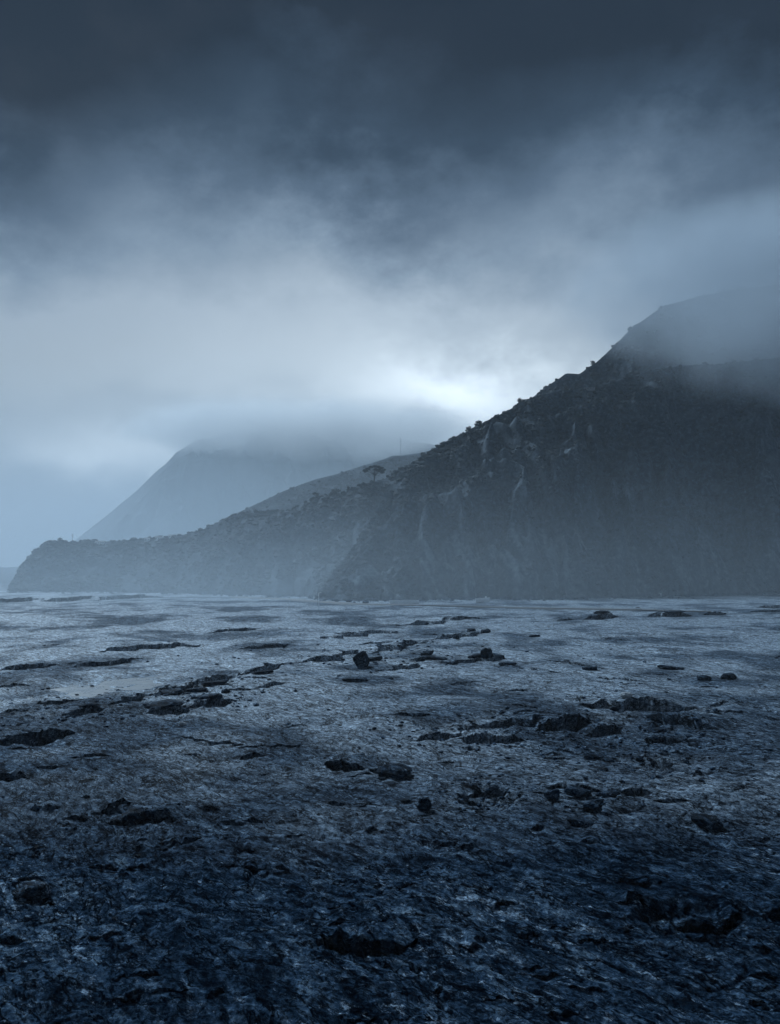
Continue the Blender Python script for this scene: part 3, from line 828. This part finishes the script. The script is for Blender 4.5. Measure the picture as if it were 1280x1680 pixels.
# guard rail on the road bank, right of the middle
def guard_rail(px0, px1, label):
    _, _, i0 = road_at(px0); _, _, i1 = road_at(px1)
    t = empty('guard_rail', (rx[i0], ry[i0], rz[i0])); tag(t, label, 'guard rail')
    off = -3.7
    bm = bmesh.new()
    q = [(rx[i] + nx[i] * off - rx[i0], ry[i] + ny[i] * off - ry[i0], rz[i] - rz[i0]) for i in range(i0, i1 + 1)]
    for a, b in zip(q, q[1:]):
        v = [bm.verts.new((a[0], a[1], a[2] + 0.45)), bm.verts.new((b[0], b[1], b[2] + 0.45)), bm.verts.new((b[0], b[1], b[2] + 0.85)), bm.verts.new((a[0], a[1], a[2] + 0.85))]
        bm.faces.new(v)
    o = fin('rail', bm, M['whitewall'], t)
    md = o.modifiers.new('thickness', 'SOLIDIFY'); md.thickness = 0.08
    pm = bmesh.new(); box(pm, (0, 0, 0.1), (0.16, 0.16, 1.3)); pme = bpy.data.meshes.new('post'); pm.to_mesh(pme); pm.free(); pme.materials.append(M['steel'])
    for k in range(0, len(q), 2):
        c = link('post', pme, t); c.location = (q[k][0], q[k][1] + 0.14, q[k][2])
guard_rail(905, 1075, 'long pale guard rail along the road beside the car')

# ------------------------------------------------------------------ car on the road
def wheel_parts(root, x, y, r):
    bm = bmesh.new()
    bmesh.ops.create_cone(bm, cap_ends=True, segments=20, radius1=r, radius2=r, depth=0.22)
    bmesh.ops.rotate(bm, verts=bm.verts, cent=(0, 0, 0), matrix=__import__('mathutils').Matrix.Rotation(math.pi / 2, 3, 'X'))
    bmesh.ops.translate(bm, verts=bm.verts, vec=(x, y, r))
    wl = fin('wheel', bm, M['rubber'], root)
    bm = bmesh.new()
    bmesh.ops.create_cone(bm, cap_ends=True, segments=16, radius1=r * 0.62, radius2=r * 0.62, depth=0.24)
    bmesh.ops.rotate(bm, verts=bm.verts, cent=(0, 0, 0), matrix=__import__('mathutils').Matrix.Rotation(math.pi / 2, 3, 'X'))
    bmesh.ops.translate(bm, verts=bm.verts, vec=(x, y, r))
    fin('rim', bm, M['steel'], wl)

def loft(bm, secs):
    """secs: list of closed sections (lists of points) swept along the car's width"""
    rings = [[bm.verts.new(p) for p in s] for s in secs]
    n = len(rings[0])
    for a, b in zip(rings, rings[1:]):
        for k in range(n):
            bm.faces.new((a[k], a[(k + 1) % n], b[(k + 1) % n], b[k]))
    bm.faces.new(rings[0][::-1]); bm.faces.new(rings[-1])

cp, crz, _ = road_at(1047)
car = empty('parked_car', cp + np.array([0, 0, 0.01]), crz)
tag(car, 'small silver car on the road at the foot of the hill', 'car')
side = [(-2.25, 0.35), (-2.3, 0.65), (-2.2, 0.9), (-1.4, 0.98), (0.75, 0.98), (1.9, 0.84), (2.25, 0.66), (2.28, 0.38), (1.9, 0.26), (-1.9, 0.26)]
bm = bmesh.new(); loft(bm, [[(x * 0.97, yy, 0.6 + (z - 0.6) * s_) for x, z in side] for yy, s_ in ((-0.88, 0.82), (-0.8, 1), (0.8, 1), (0.88, 0.82))]); fin('body', bm, M['carpaint'], car, smooth=False)
cab = [(-1.75, 0.96), (-1.15, 1.42), (0.25, 1.45), (1.05, 0.96)]
bm = bmesh.new(); loft(bm, [[(x * (0.95 if abs(yy) > 0.7 else 1), yy * (1 if z < 1.2 else 0.82), z) for x, z in cab] for yy in (-0.78, -0.3, 0.3, 0.78)]); cabin = fin('cabin', bm, M['carpaint'], car)
for sgn in (-1, 1):
    bm = bmesh.new()
    pts = [(-1.45, 1.02), (-1.05, 1.36), (0.18, 1.38), (0.75, 1.02)]
    v = [bm.verts.new((x, sgn * (0.80 if z < 1.2 else 0.675), z)) for x, z in pts]; bm.faces.new(v); fin('side_window', bm, M['glass'], cabin)
for xs, nm in ((((1.03, 0.98), (0.27, 1.43)), 'windscreen'), (((-1.76, 0.98), (-1.17, 1.41)), 'rear_window')):
    (xa, za), (xb, zb) = xs
    sg = 0.02 if xa > 0 else -0.02
    bm = bmesh.new(); v = [bm.verts.new(q) for q in ((xa + sg, -0.66, za), (xa + sg, 0.66, za), (xb + sg, 0.56, zb), (xb + sg, -0.56, zb))]; bm.faces.new(v); fin(nm, bm, M['glass'], cabin)
for x in (-1.4, 1.4):
    for y in (-0.78, 0.78): wheel_parts(car, x, y, 0.33)
for y in (-0.6, 0.6):
    bm = bmesh.new(); box(bm, (2.2, y, 0.68), (0.1, 0.35, 0.14)); fin('headlight', bm, M['whitewall'], car, 0.02)

# ------------------------------------------------------------------ white roadside walls and small buildings
def low_wall(px0, py0, px1, py1, hpx, label):
    a, ra = hit(px0, py0); b, rb = hit(px1, py1)
    if abs(ra - rb) > 60:
        m = min(ra, rb) + 20
        q, _ = ray(px0, py0), 0
        a = np.array([m * math.sin(ray(px0, py0)[0]), m * math.cos(ray(px0, py0)[0]), 0]); b = np.array([m * math.sin(ray(px1, py1)[0]), m * math.cos(ray(px1, py1)[0]), 0])
        a[2] = zat(*a[:2]); b[2] = zat(*b[:2])
    c = (a + b) / 2
    L = np.linalg.norm((b - a)[:2]); rz_ = math.atan2(b[1] - a[1], b[0] - a[0])
    h = hpx * np.hypot(*c[:2]) / FPX
    t = empty('white_wall', c, rz_); tag(t, label, 'wall')
    n = max(2, int(L / 4.5))
    for k in range(n):
        bm = bmesh.new(); box(bm, (-L / 2 + (k + 0.5) * L / n, 0, h / 2 - 0.5), (L / n - 0.06, 0.5, h + 1.0)); fin('panel', bm, M['whitewall'], t, 0.03)
    for k in range(n + 1):
        bm = bmesh.new(); box(bm, (-L / 2 + k * L / n, 0, h / 2 - 0.4), (0.5, 0.7, h + 1.2)); fin('pier', bm, M['whitewall'], t, 0.03)
    bm = bmesh.new(); box(bm, (0, 0, h + 0.08), (L + 0.4, 0.62, 0.14)); fin('coping', bm, M['whitewall'], t, 0.02)
    return t
low_wall(640, 992, 687, 991, 6.5, 'long low white wall at the hill foot, near the pale pole')
tw = low_wall(781, 989, 803, 987, 6.5, 'shorter white wall with a raised end post, right of the long one')
bm = bmesh.new(); box(bm, (6, 0, 2), (1.2, 1.0, 5.0)); fin('end_post', bm, M['whitewall'], tw, 0.04)
low_wall(1250, 969, 1300, 967, 2.6, 'white wall at the right edge below the dark hill')
low_wall(1226, 971, 1236, 971, 2.2, 'short white wall stub beside the right edge wall')

def house(loc, rz_, wd, dp, ht, label, cat='house', gable=True, name='white_house'):
    t = empty(name, loc, rz_); tag(t, label, cat)
    bm = bmesh.new(); box(bm, (0, 0, ht / 2 - 0.75), (wd, dp, ht + 1.5)); fin('wall', bm, M['whitewall'] if name != 'hillside_building' else M['roof'], t)
    bm = bmesh.new()
    if gable:
        o = 0.3
        v = [(-wd / 2 - o, -dp / 2 - o, ht - 0.1), (wd / 2 + o, -dp / 2 - o, ht - 0.1), (wd / 2 + o, dp / 2 + o, ht - 0.1), (-wd / 2 - o, dp / 2 + o, ht - 0.1), (-wd / 2 - o, 0, ht + dp * 0.3), (wd / 2 + o, 0, ht + dp * 0.3)]
        v = [bm.verts.new(q) for q in v]
        for f in ((0, 1, 5, 4), (2, 3, 4, 5), (1, 2, 5), (3, 0, 4), (3, 2, 1, 0)): bm.faces.new([v[i] for i in f])
    else:
        box(bm, (0, 0, ht + 0.12), (wd + 0.4, dp + 0.4, 0.25))
    fin('roof', bm, M['roof'], t)
    nwin = max(1, int(wd / 3))
    for k in range(nwin):
        x = -wd / 2 + (k + 0.5) * wd / nwin
        bm = bmesh.new(); box(bm, (x, -dp / 2, ht * 0.55), (0.9, 0.1, 1.1)); wn = fin('window', bm, M['glass'], t)
        bm = bmesh.new(); box(bm, (x, -dp / 2 - 0.04, ht * 0.55 - 0.62), (1.1, 0.22, 0.1)); fin('sill', bm, M['whitewall'], wn)
    bm = bmesh.new(); box(bm, (-wd / 2 + 0.8, -dp / 2 - 0.01, 1.0), (0.85, 0.08, 2.0)); fin('door', bm, M['roof'], t)
hp, hr = hit(1081, 978)
house(hp, 0.2, 4.2, 3.5, 3.0, 'tiny white hut at the foot of the dark hill', 'hut', False, 'white_hut')
house(surf(S_main, 968, 640), -0.3, 13, 5, 2.6, 'long pale building on the shoulder of the right hill', 'building', False, 'hillside_building')
for px, py, wdt, lab in ((242, 889, 7, 'leftmost small white house high on the foothill'), (261, 886, 9, 'middle small white house high on the foothill'), (281, 884, 8, 'rightmost small white house high on the foothill'), (163, 893, 12, 'long white house on the headland top by the utility pole')):
    house(surf(S_foot, px, py), 0.15, wdt, 5, 3.2, lab)

# ------------------------------------------------------------------ boulders and slabs on the plain
from mathutils import Vector, Matrix, noise as mnoise
def rock_mesh(seed, sx, sy, sz, cuts=14, sub=4, flat_top=0.0):
    g = random.Random(seed)
    bm = bmesh.new()
    bmesh.ops.create_icosphere(bm, subdivisions=sub, radius=1.0)
    planes = []
    for k in range(cuts):
        n = Vector((g.gauss(0, 1), g.gauss(0, 1), g.gauss(0, 0.8))).normalized()
        planes.append((n, g.uniform(0.58, 0.86)))
    if flat_top: planes.append((Vector((g.uniform(-.15, .15), g.uniform(-.15, .15), 1)).normalized(), flat_top))
    off = Vector((g.uniform(0, 50), g.uniform(0, 50), g.uniform(0, 50)))
    for v in bm.verts:
        p = v.co.copy()
        mx = max(abs(p.x), abs(p.y), abs(p.z)); p = p * (0.45 + 0.55 * 0.80 / mx)
        for n, d in planes:
            q = p.dot(n) - d
            if q > 0: p -= n * q * 0.96
        p *= 1 + 0.22 * mnoise.noise(p * 1.7 + off) + 0.10 * mnoise.noise(p * 4.5 + off) + 0.05 * mnoise.noise(p * 11 + off)
        v.co = Vector((p.x * sx, p.y * sy, p.z * sz))
    me = bpy.data.meshes.new('rock'); bm.to_mesh(me); bm.free()
    return me

ROCKS = [  # px, py of the foot, width px, height px, name, tilt deg, material, label
    (697, 1333, 29, 23, 'boulder', 8, 'boulder', 'squat dark boulder standing alone beside a thin slab in the mid foreground'),
    (662, 1317, 30, 7, 'rock_slab', 3, 'boulder', 'thin slab lying just left of the squat lone boulder'),
    (648, 1277, 74, 20, 'boulder', -4, 'boulder', 'long flat-topped rock with a black hollow under it, above the lone boulder'),
    (1162, 1363, 54, 22, 'boulder', -12, 'boulder', 'long dark boulder lying alone on smooth rock at the far right'),
    (908, 1315, 27, 19, 'boulder', 6, 'boulder', 'blocky boulder at the left end of the rock cluster on the right'),
    (948, 1311, 42, 16, 'boulder', -5, 'boulder', 'dark rounded rock between the blocky boulder and the flat block'),
    (997, 1309, 38, 12, 'rock_slab', 4, 'boulder', 'flat block at the right end of the rock cluster'),
    (975, 1335, 40, 19, 'boulder', 22, 'boulder', 'tilted angular block leaning up in front of the rock cluster'),
    (956, 1358, 52, 16, 'rock_slab', -3, 'boulder', 'wide slab with a black underside, nearest of the rock cluster'),
    (975, 1247, 34, 11, 'rock_slab', -10, 'boulder', 'dark tilted slab inside the large shallow hollow'),
    (996, 1251, 24, 6, 'rock_slab', -4, 'boulder', 'thin dark slab touching the tilted slab in the large hollow'),
    (1050, 1251, 14, 9, 'boulder', 5, 'boulder', 'small dark stone between the slab and the hollow rim'),
    (1029, 1166, 22, 11, 'boulder', 0, 'pale', 'pale whitish stone in the long black cleft'),
    (1008, 1168, 16, 8, 'boulder', 0, 'boulder', 'grey stone beside the pale whitish one in the cleft'),
    (1080, 1204, 34, 10, 'rock_slab', 6, 'boulder', 'broken grey slab on the right rim of the large hollow'),
    (212, 1353, 66, 24, 'rock_slab', 14, 'boulder', 'tilted crust slab propped over a black hole at left'),
    (55, 1476, 54, 27, 'boulder', 3, 'boulder', 'rounded boulder below a black hole near the left edge'),
    (583, 1120, 40, 9, 'rock_slab', 2, 'boulder', 'flat dark slab in front of the broken upright block'),
    (593, 1098, 25, 31, 'boulder', 10, 'boulder', 'broken upright block of dark lava, tallest rock on the plain'),
    (613, 1086, 32, 9, 'rock_slab', 8, 'boulder', 'dark slab leaning on the right of the broken upright block'),
    (700, 1077, 24, 8, 'boulder', 5, 'boulder', 'small dark rock behind a fissure, right of the upright block'),
    (716, 1084, 34, 7, 'rock_slab', -6, 'boulder', 'jagged low slab in front of the small rock by the fissure'),
    (798, 1082, 22, 19, 'boulder', 25, 'boulder', 'pointed dark rock at the top of the small rock pile'),
    (783, 1086, 34, 8, 'rock_slab', 10, 'boulder', 'low slab at the left foot of the pointed rock'),
    (817, 1082, 22, 8, 'rock_slab', -8, 'boulder', 'low slab at the right foot of the pointed rock'),
    (834, 1094, 30, 7, 'rock_slab', 0, 'boulder', 'narrow dark slab just right of the pointed rock pile'),
    (878, 1046, 19, 6, 'rock_slab', 0, 'boulder', 'small far slab alone on the plain below the guard rail'),
    (968, 1101, 24, 9, 'rock_slab', 4, 'boulder', 'small dark slab left of the row of three dark rocks'),
    (1101, 1100, 38, 9, 'rock_slab', -3, 'boulder', 'long thin dark slab, leftmost of three dark rocks at right'),
    (1156, 1118, 23, 10, 'boulder', -3, 'boulder', 'small dark rock, middle of three dark rocks at right'),
    (1197, 1117, 25, 11, 'boulder', 5, 'boulder', 'small dark rock, rightmost of three dark rocks at right'),
    (797, 1040, 15, 8, 'boulder', 6, 'boulder', 'far dark rock at the right end of the plateau edge'),
    (749, 1051, 11, 8, 'boulder', 0, 'boulder', 'tiny far stone in front of the plateau edge'),
    (774, 1036, 18, 6, 'rock_slab', 5, 'boulder', 'far slab lying on the plateau edge left of the end rock'),
    (275, 1168, 64, 14, 'rock_slab', 4, 'boulder', 'largest black slab at the front of the left ledge'),
    (345, 1160, 44, 11, 'rock_slab', 8, 'boulder', 'black slab right of the largest one on the left ledge'),
    (285, 1142, 40, 11, 'rock_slab', 4, 'boulder', 'black slab behind the largest one on the left ledge'),
    (322, 1137, 34, 10, 'rock_slab', 7, 'boulder', 'broken block in the middle of the left ledge'),
    (352, 1126, 44, 9, 'rock_slab', 6, 'boulder', 'black slab at the back of the left ledge'),
    (430, 1107, 40, 7, 'rock_slab', 8, 'boulder', 'thin slab at the right tip of the left ledge'),
    (148, 1162, 34, 9, 'rock_slab', 6, 'boulder', 'dark slab at the near shore of the pale pool'),
    (300, 1192, 12, 7, 'boulder', 0, 'pale', 'small pale stone in front of the left ledge'),
    (988, 1014, 26, 7, 'boulder', 0, 'boulder', 'dark far hump of rock on the plain below the car'),
    (1100, 1010, 44, 6, 'rock_slab', 2, 'boulder', 'dark far slab on the plain right of the car'),
    (370, 1139, 16, 8, 'boulder', 0, 'boulder', 'small grey stone at the right end of the front black slabs'),
]
for k, (px, py, wp, hp_, nm, tilt, mt, lab) in enumerate(ROCKS):
    p, r = hit(px, py - 1)
    wd = wp * r / FPX; ht = hp_ * r / FPX
    slab = nm == 'rock_slab'
    if slab: ht *= 0.85
    dp = wd * (0.75 if slab else 0.8)
    me = rock_mesh(300 + k, wd / 2 * 1.12, dp / 2 * 1.1, ht / 2 * (1.35 if slab else 1.25), cuts=16 if not slab else 12, flat_top=0.6 if slab else 0.75)
    me.materials.append(M[mt])
    o = link(nm, me)
    a = math.atan2(p[0], p[1])
    o.location = (p[0] + math.sin(a) * dp * 0.35, p[1] + math.cos(a) * dp * 0.35, p[2] + ht * (0.22 if slab else 0.30))
    o.rotation_euler = (R(random.uniform(-4, 4)), R(-tilt), -a + R(random.uniform(-12, 12)))
    tag(o, lab, 'rock')

# small leafless shrub on the plain
sp, sr = hit(951, 1151)
sh = empty('small_shrub', sp); tag(sh, 'tiny dark shrub on the plain above the black cleft', 'shrub')
bm = bmesh.new()
for k in range(11):
    a = k * 0.9; q = 0.5 + 0.5 * random.random()
    tube(bm, [(0, 0, -0.1), (math.cos(a) * 0.3 * q, math.sin(a) * 0.3 * q, 0.5 * q), (math.cos(a + .3) * 0.8 * q, math.sin(a + .3) * 0.8 * q, 1.2 * q)], [0.05, 0.035, 0.012], 4)
fin('branches', bm, M['bark'], sh)
V, F = leaf_cloud([(0.3, 0, 0.9), (-0.4, 0.2, 0.7), (0, -0.3, 0.5)], [(0.4, 0.4, 0.3)] * 3, 120, 0.09, 8)
link('foliage', np_mesh('foliage', V, F, M['leaf'], False), sh)

# ------------------------------------------------------------------ loose stones
g = np.random.default_rng(3)
P, S_ = [], []
def scatter(cx, cyy, wx_, hy_, n, smin, smax):
    for _ in range(n):
        x, y = g.normal(cx, wx_ / 2), g.normal(cyy, hy_ / 2)
        if y < 990: continue
        q, r = flat(x, y)
        s = smin + (smax - smin) * g.random() ** 3
        P.append((q[0], q[1], zat(*q) + s * 0.25)); S_.append(s)
for args in ((803, 1312, 80, 34, 420, .06, .35), (1050, 1210, 190, 70, 900, .08, .5), (800, 1200, 200, 30, 500, .08, .5), (1130, 1505, 140, 50, 350, .04, .25),
             (150, 1370, 200, 70, 500, .04, .28), (600, 1560, 120, 24, 120, .04, .2), (330, 1140, 160, 40, 400, .1, .6), (640, 1075, 300, 30, 450, .15, .7),
             (90, 1150, 160, 50, 400, .12, .6), (130, 984, 170, 5, 260, .6, 2.0), (960, 1320, 120, 40, 250, .05, .3)):
    scatter(*args)
for _ in range(2600):
    y = 1020 + 680 * g.random(); x = g.uniform(-80, 1360)
    q, r = flat(x, y); s = (0.035 + 0.14 * g.random() ** 4) * (0.6 + r / 200)
    P.append((q[0], q[1], zat(*q) + s * 0.2)); S_.append(s)
P = np.array(P); P[:, 2] -= np.array(S_) * 0.12
Vv, Ff = clumps(P, np.array(S_), 0.5, 0.4)
tag(link('rubble', np_mesh('rubble', Vv, Ff, M['rubble'], False)), 'loose stones and rubble scattered over the lava plain', 'rubble', kind='stuff')

P, S_ = [], []
g = np.random.default_rng(19)
for Sf, n in ((S_main, 1100), (S_foot, 700)):
    X, Y, Z, rk, T = Sf
    i0 = int(np.argmin(np.abs(T[:, 0])))
    for _ in range(n):
        j = int(g.integers(0, X.shape[1]))
        q = 1 - abs(g.normal(0, 0.035)) + 0.012
        x, y = X[i0, j] * q, Y[i0, j] * q
        s_ = 0.5 + 2.6 * g.random() ** 4
        P.append((x, y, zat(x, y) + s_ * 0.2)); S_.append(s_)
Vv, Ff = clumps(np.array(P), np.array(S_), 0.6, 0.4)
tag(link('scree', np_mesh('scree', Vv, Ff, M['rubble'], False)), 'fallen stones strewn along the foot of the hills', 'scree', kind='stuff')

# ------------------------------------------------------------------ air: haze over everything, cloud caps on the summits, mist at the hill foot
def volume_mat(name, col, dens, aniso):
    m = bpy.data.materials.new(name); m.use_nodes = True
    t = NT(m.node_tree)
    v = t.n('ShaderNodeVolumePrincipled')
    v.inputs['Color'].default_value = (*col, 1)
    v.inputs['Density'].default_value = dens
    v.inputs['Anisotropy'].default_value = aniso
    t.t.links.new(v.outputs[0], t.n('ShaderNodeOutputMaterial').inputs['Volume'])
    return m
bm = bmesh.new(); box(bm, (0, 0, 0), (1, 1, 1))
me = bpy.data.meshes.new('haze'); bm.to_mesh(me); bm.free()
me.materials.append(volume_mat('haze_air', (0.80, 0.89, 0.97), 0.00007, 0.15))
hz = link('haze', me)
HZ_TOP = 560
hz.scale = (16000, 16000, HZ_TOP + 8); hz.location = (0, 0, (HZ_TOP - 8) / 2)
tag(hz, 'thin grey-blue haze over the whole plain', 'haze', kind='stuff')

def at(px, py, d):
    a, t = ray(px, py)
    return (d * math.sin(a), d * math.cos(a), CAM_H + t * d)
def wisp(c, rad, dens, seed, label, name='cloud', col=(0.88, 0.95, 1.0), nsc=(1.6, 1.0, 0.55), namp=2.2, gain=1.7, power=1.0):
    bm = bmesh.new(); bmesh.ops.create_icosphere(bm, subdivisions=3, radius=1.0)
    me = bpy.data.meshes.new(name); bm.to_mesh(me); bm.free()
    m = bpy.data.materials.new(name + '_vapour'); m.use_nodes = True
    t = NT(m.node_tree)
    co = t.n('ShaderNodeTexCoord').outputs['Object']
    ln_ = t.n('ShaderNodeVectorMath', operation='LENGTH'); t.put(ln_.inputs[0], co)
    sh_ = t.n('ShaderNodeVectorMath', operation='ADD'); t.put(sh_.inputs[0], co); sh_.inputs[1].default_value = (seed, seed * 2, 0)
    n_ = t.noise(t.mapping(sh_.outputs[0], scale=nsc), 2.2, 4, 0.6)
    f = t.m('SUBTRACT', 1.0, ln_.outputs['Value'])
    f = t.m('MULTIPLY_ADD', t.m('SUBTRACT', n_, 0.56 if name == 'cloud' else 0.5), namp, t.m('MULTIPLY', f, gain))
    f = t.m('MULTIPLY', t.m('MINIMUM', t.m('MAXIMUM', f, 0.0), 1.0), t.mapr(ln_.outputs['Value'], 0.75, 0.98, 1.0, 0.0))
    f = t.m('POWER', f, power)
    v = t.n('ShaderNodeVolumePrincipled')
    v.inputs['Color'].default_value = (*col, 1)
    v.inputs['Anisotropy'].default_value = 0.25
    t.put(v.inputs['Density'], t.m('MULTIPLY', f, dens))
    t.t.links.new(v.outputs[0], t.n('ShaderNodeOutputMaterial').inputs['Volume'])
    me.materials.append(m)
    o = link(name, me); o.location = c; o.scale = rad
    tag(o, label, name, kind='stuff')
wisp(at(500, 708, 2560), (640, 330, 110), 0.0105, 2.3, 'low cloud hiding the top of the left mountain', col=(0.92, 0.93, 0.94))
wisp(at(1340, 474, 1330), (410, 330, 125), 0.0085, 5.1, 'low cloud hiding the top of the right hills', col=(0.60, 0.67, 0.74))
wisp(at(1380, 560, 1130), (280, 190, 85), 0.0050, 7.9, 'thin cloud scarf drifting off the shoulder of the right hill', col=(0.60, 0.67, 0.74))
wisp(at(400, 990, 830), (1100, 560, 190), 0.0028, 9.7, 'pale mist lying along the foot of the hills', 'mist', (0.78, 0.90, 1.0), (2.2, 1.2, 0.5), 0.35, 1.0, 3.0)
wisp(at(420, 890, 1790), (1500, 520, 470), 0.0026, 13.3, 'grey mist veiling the far mountain', 'mist', (0.78, 0.89, 0.98), (2.0, 1.0, 0.6), 0.4, 1.0, 2.0)
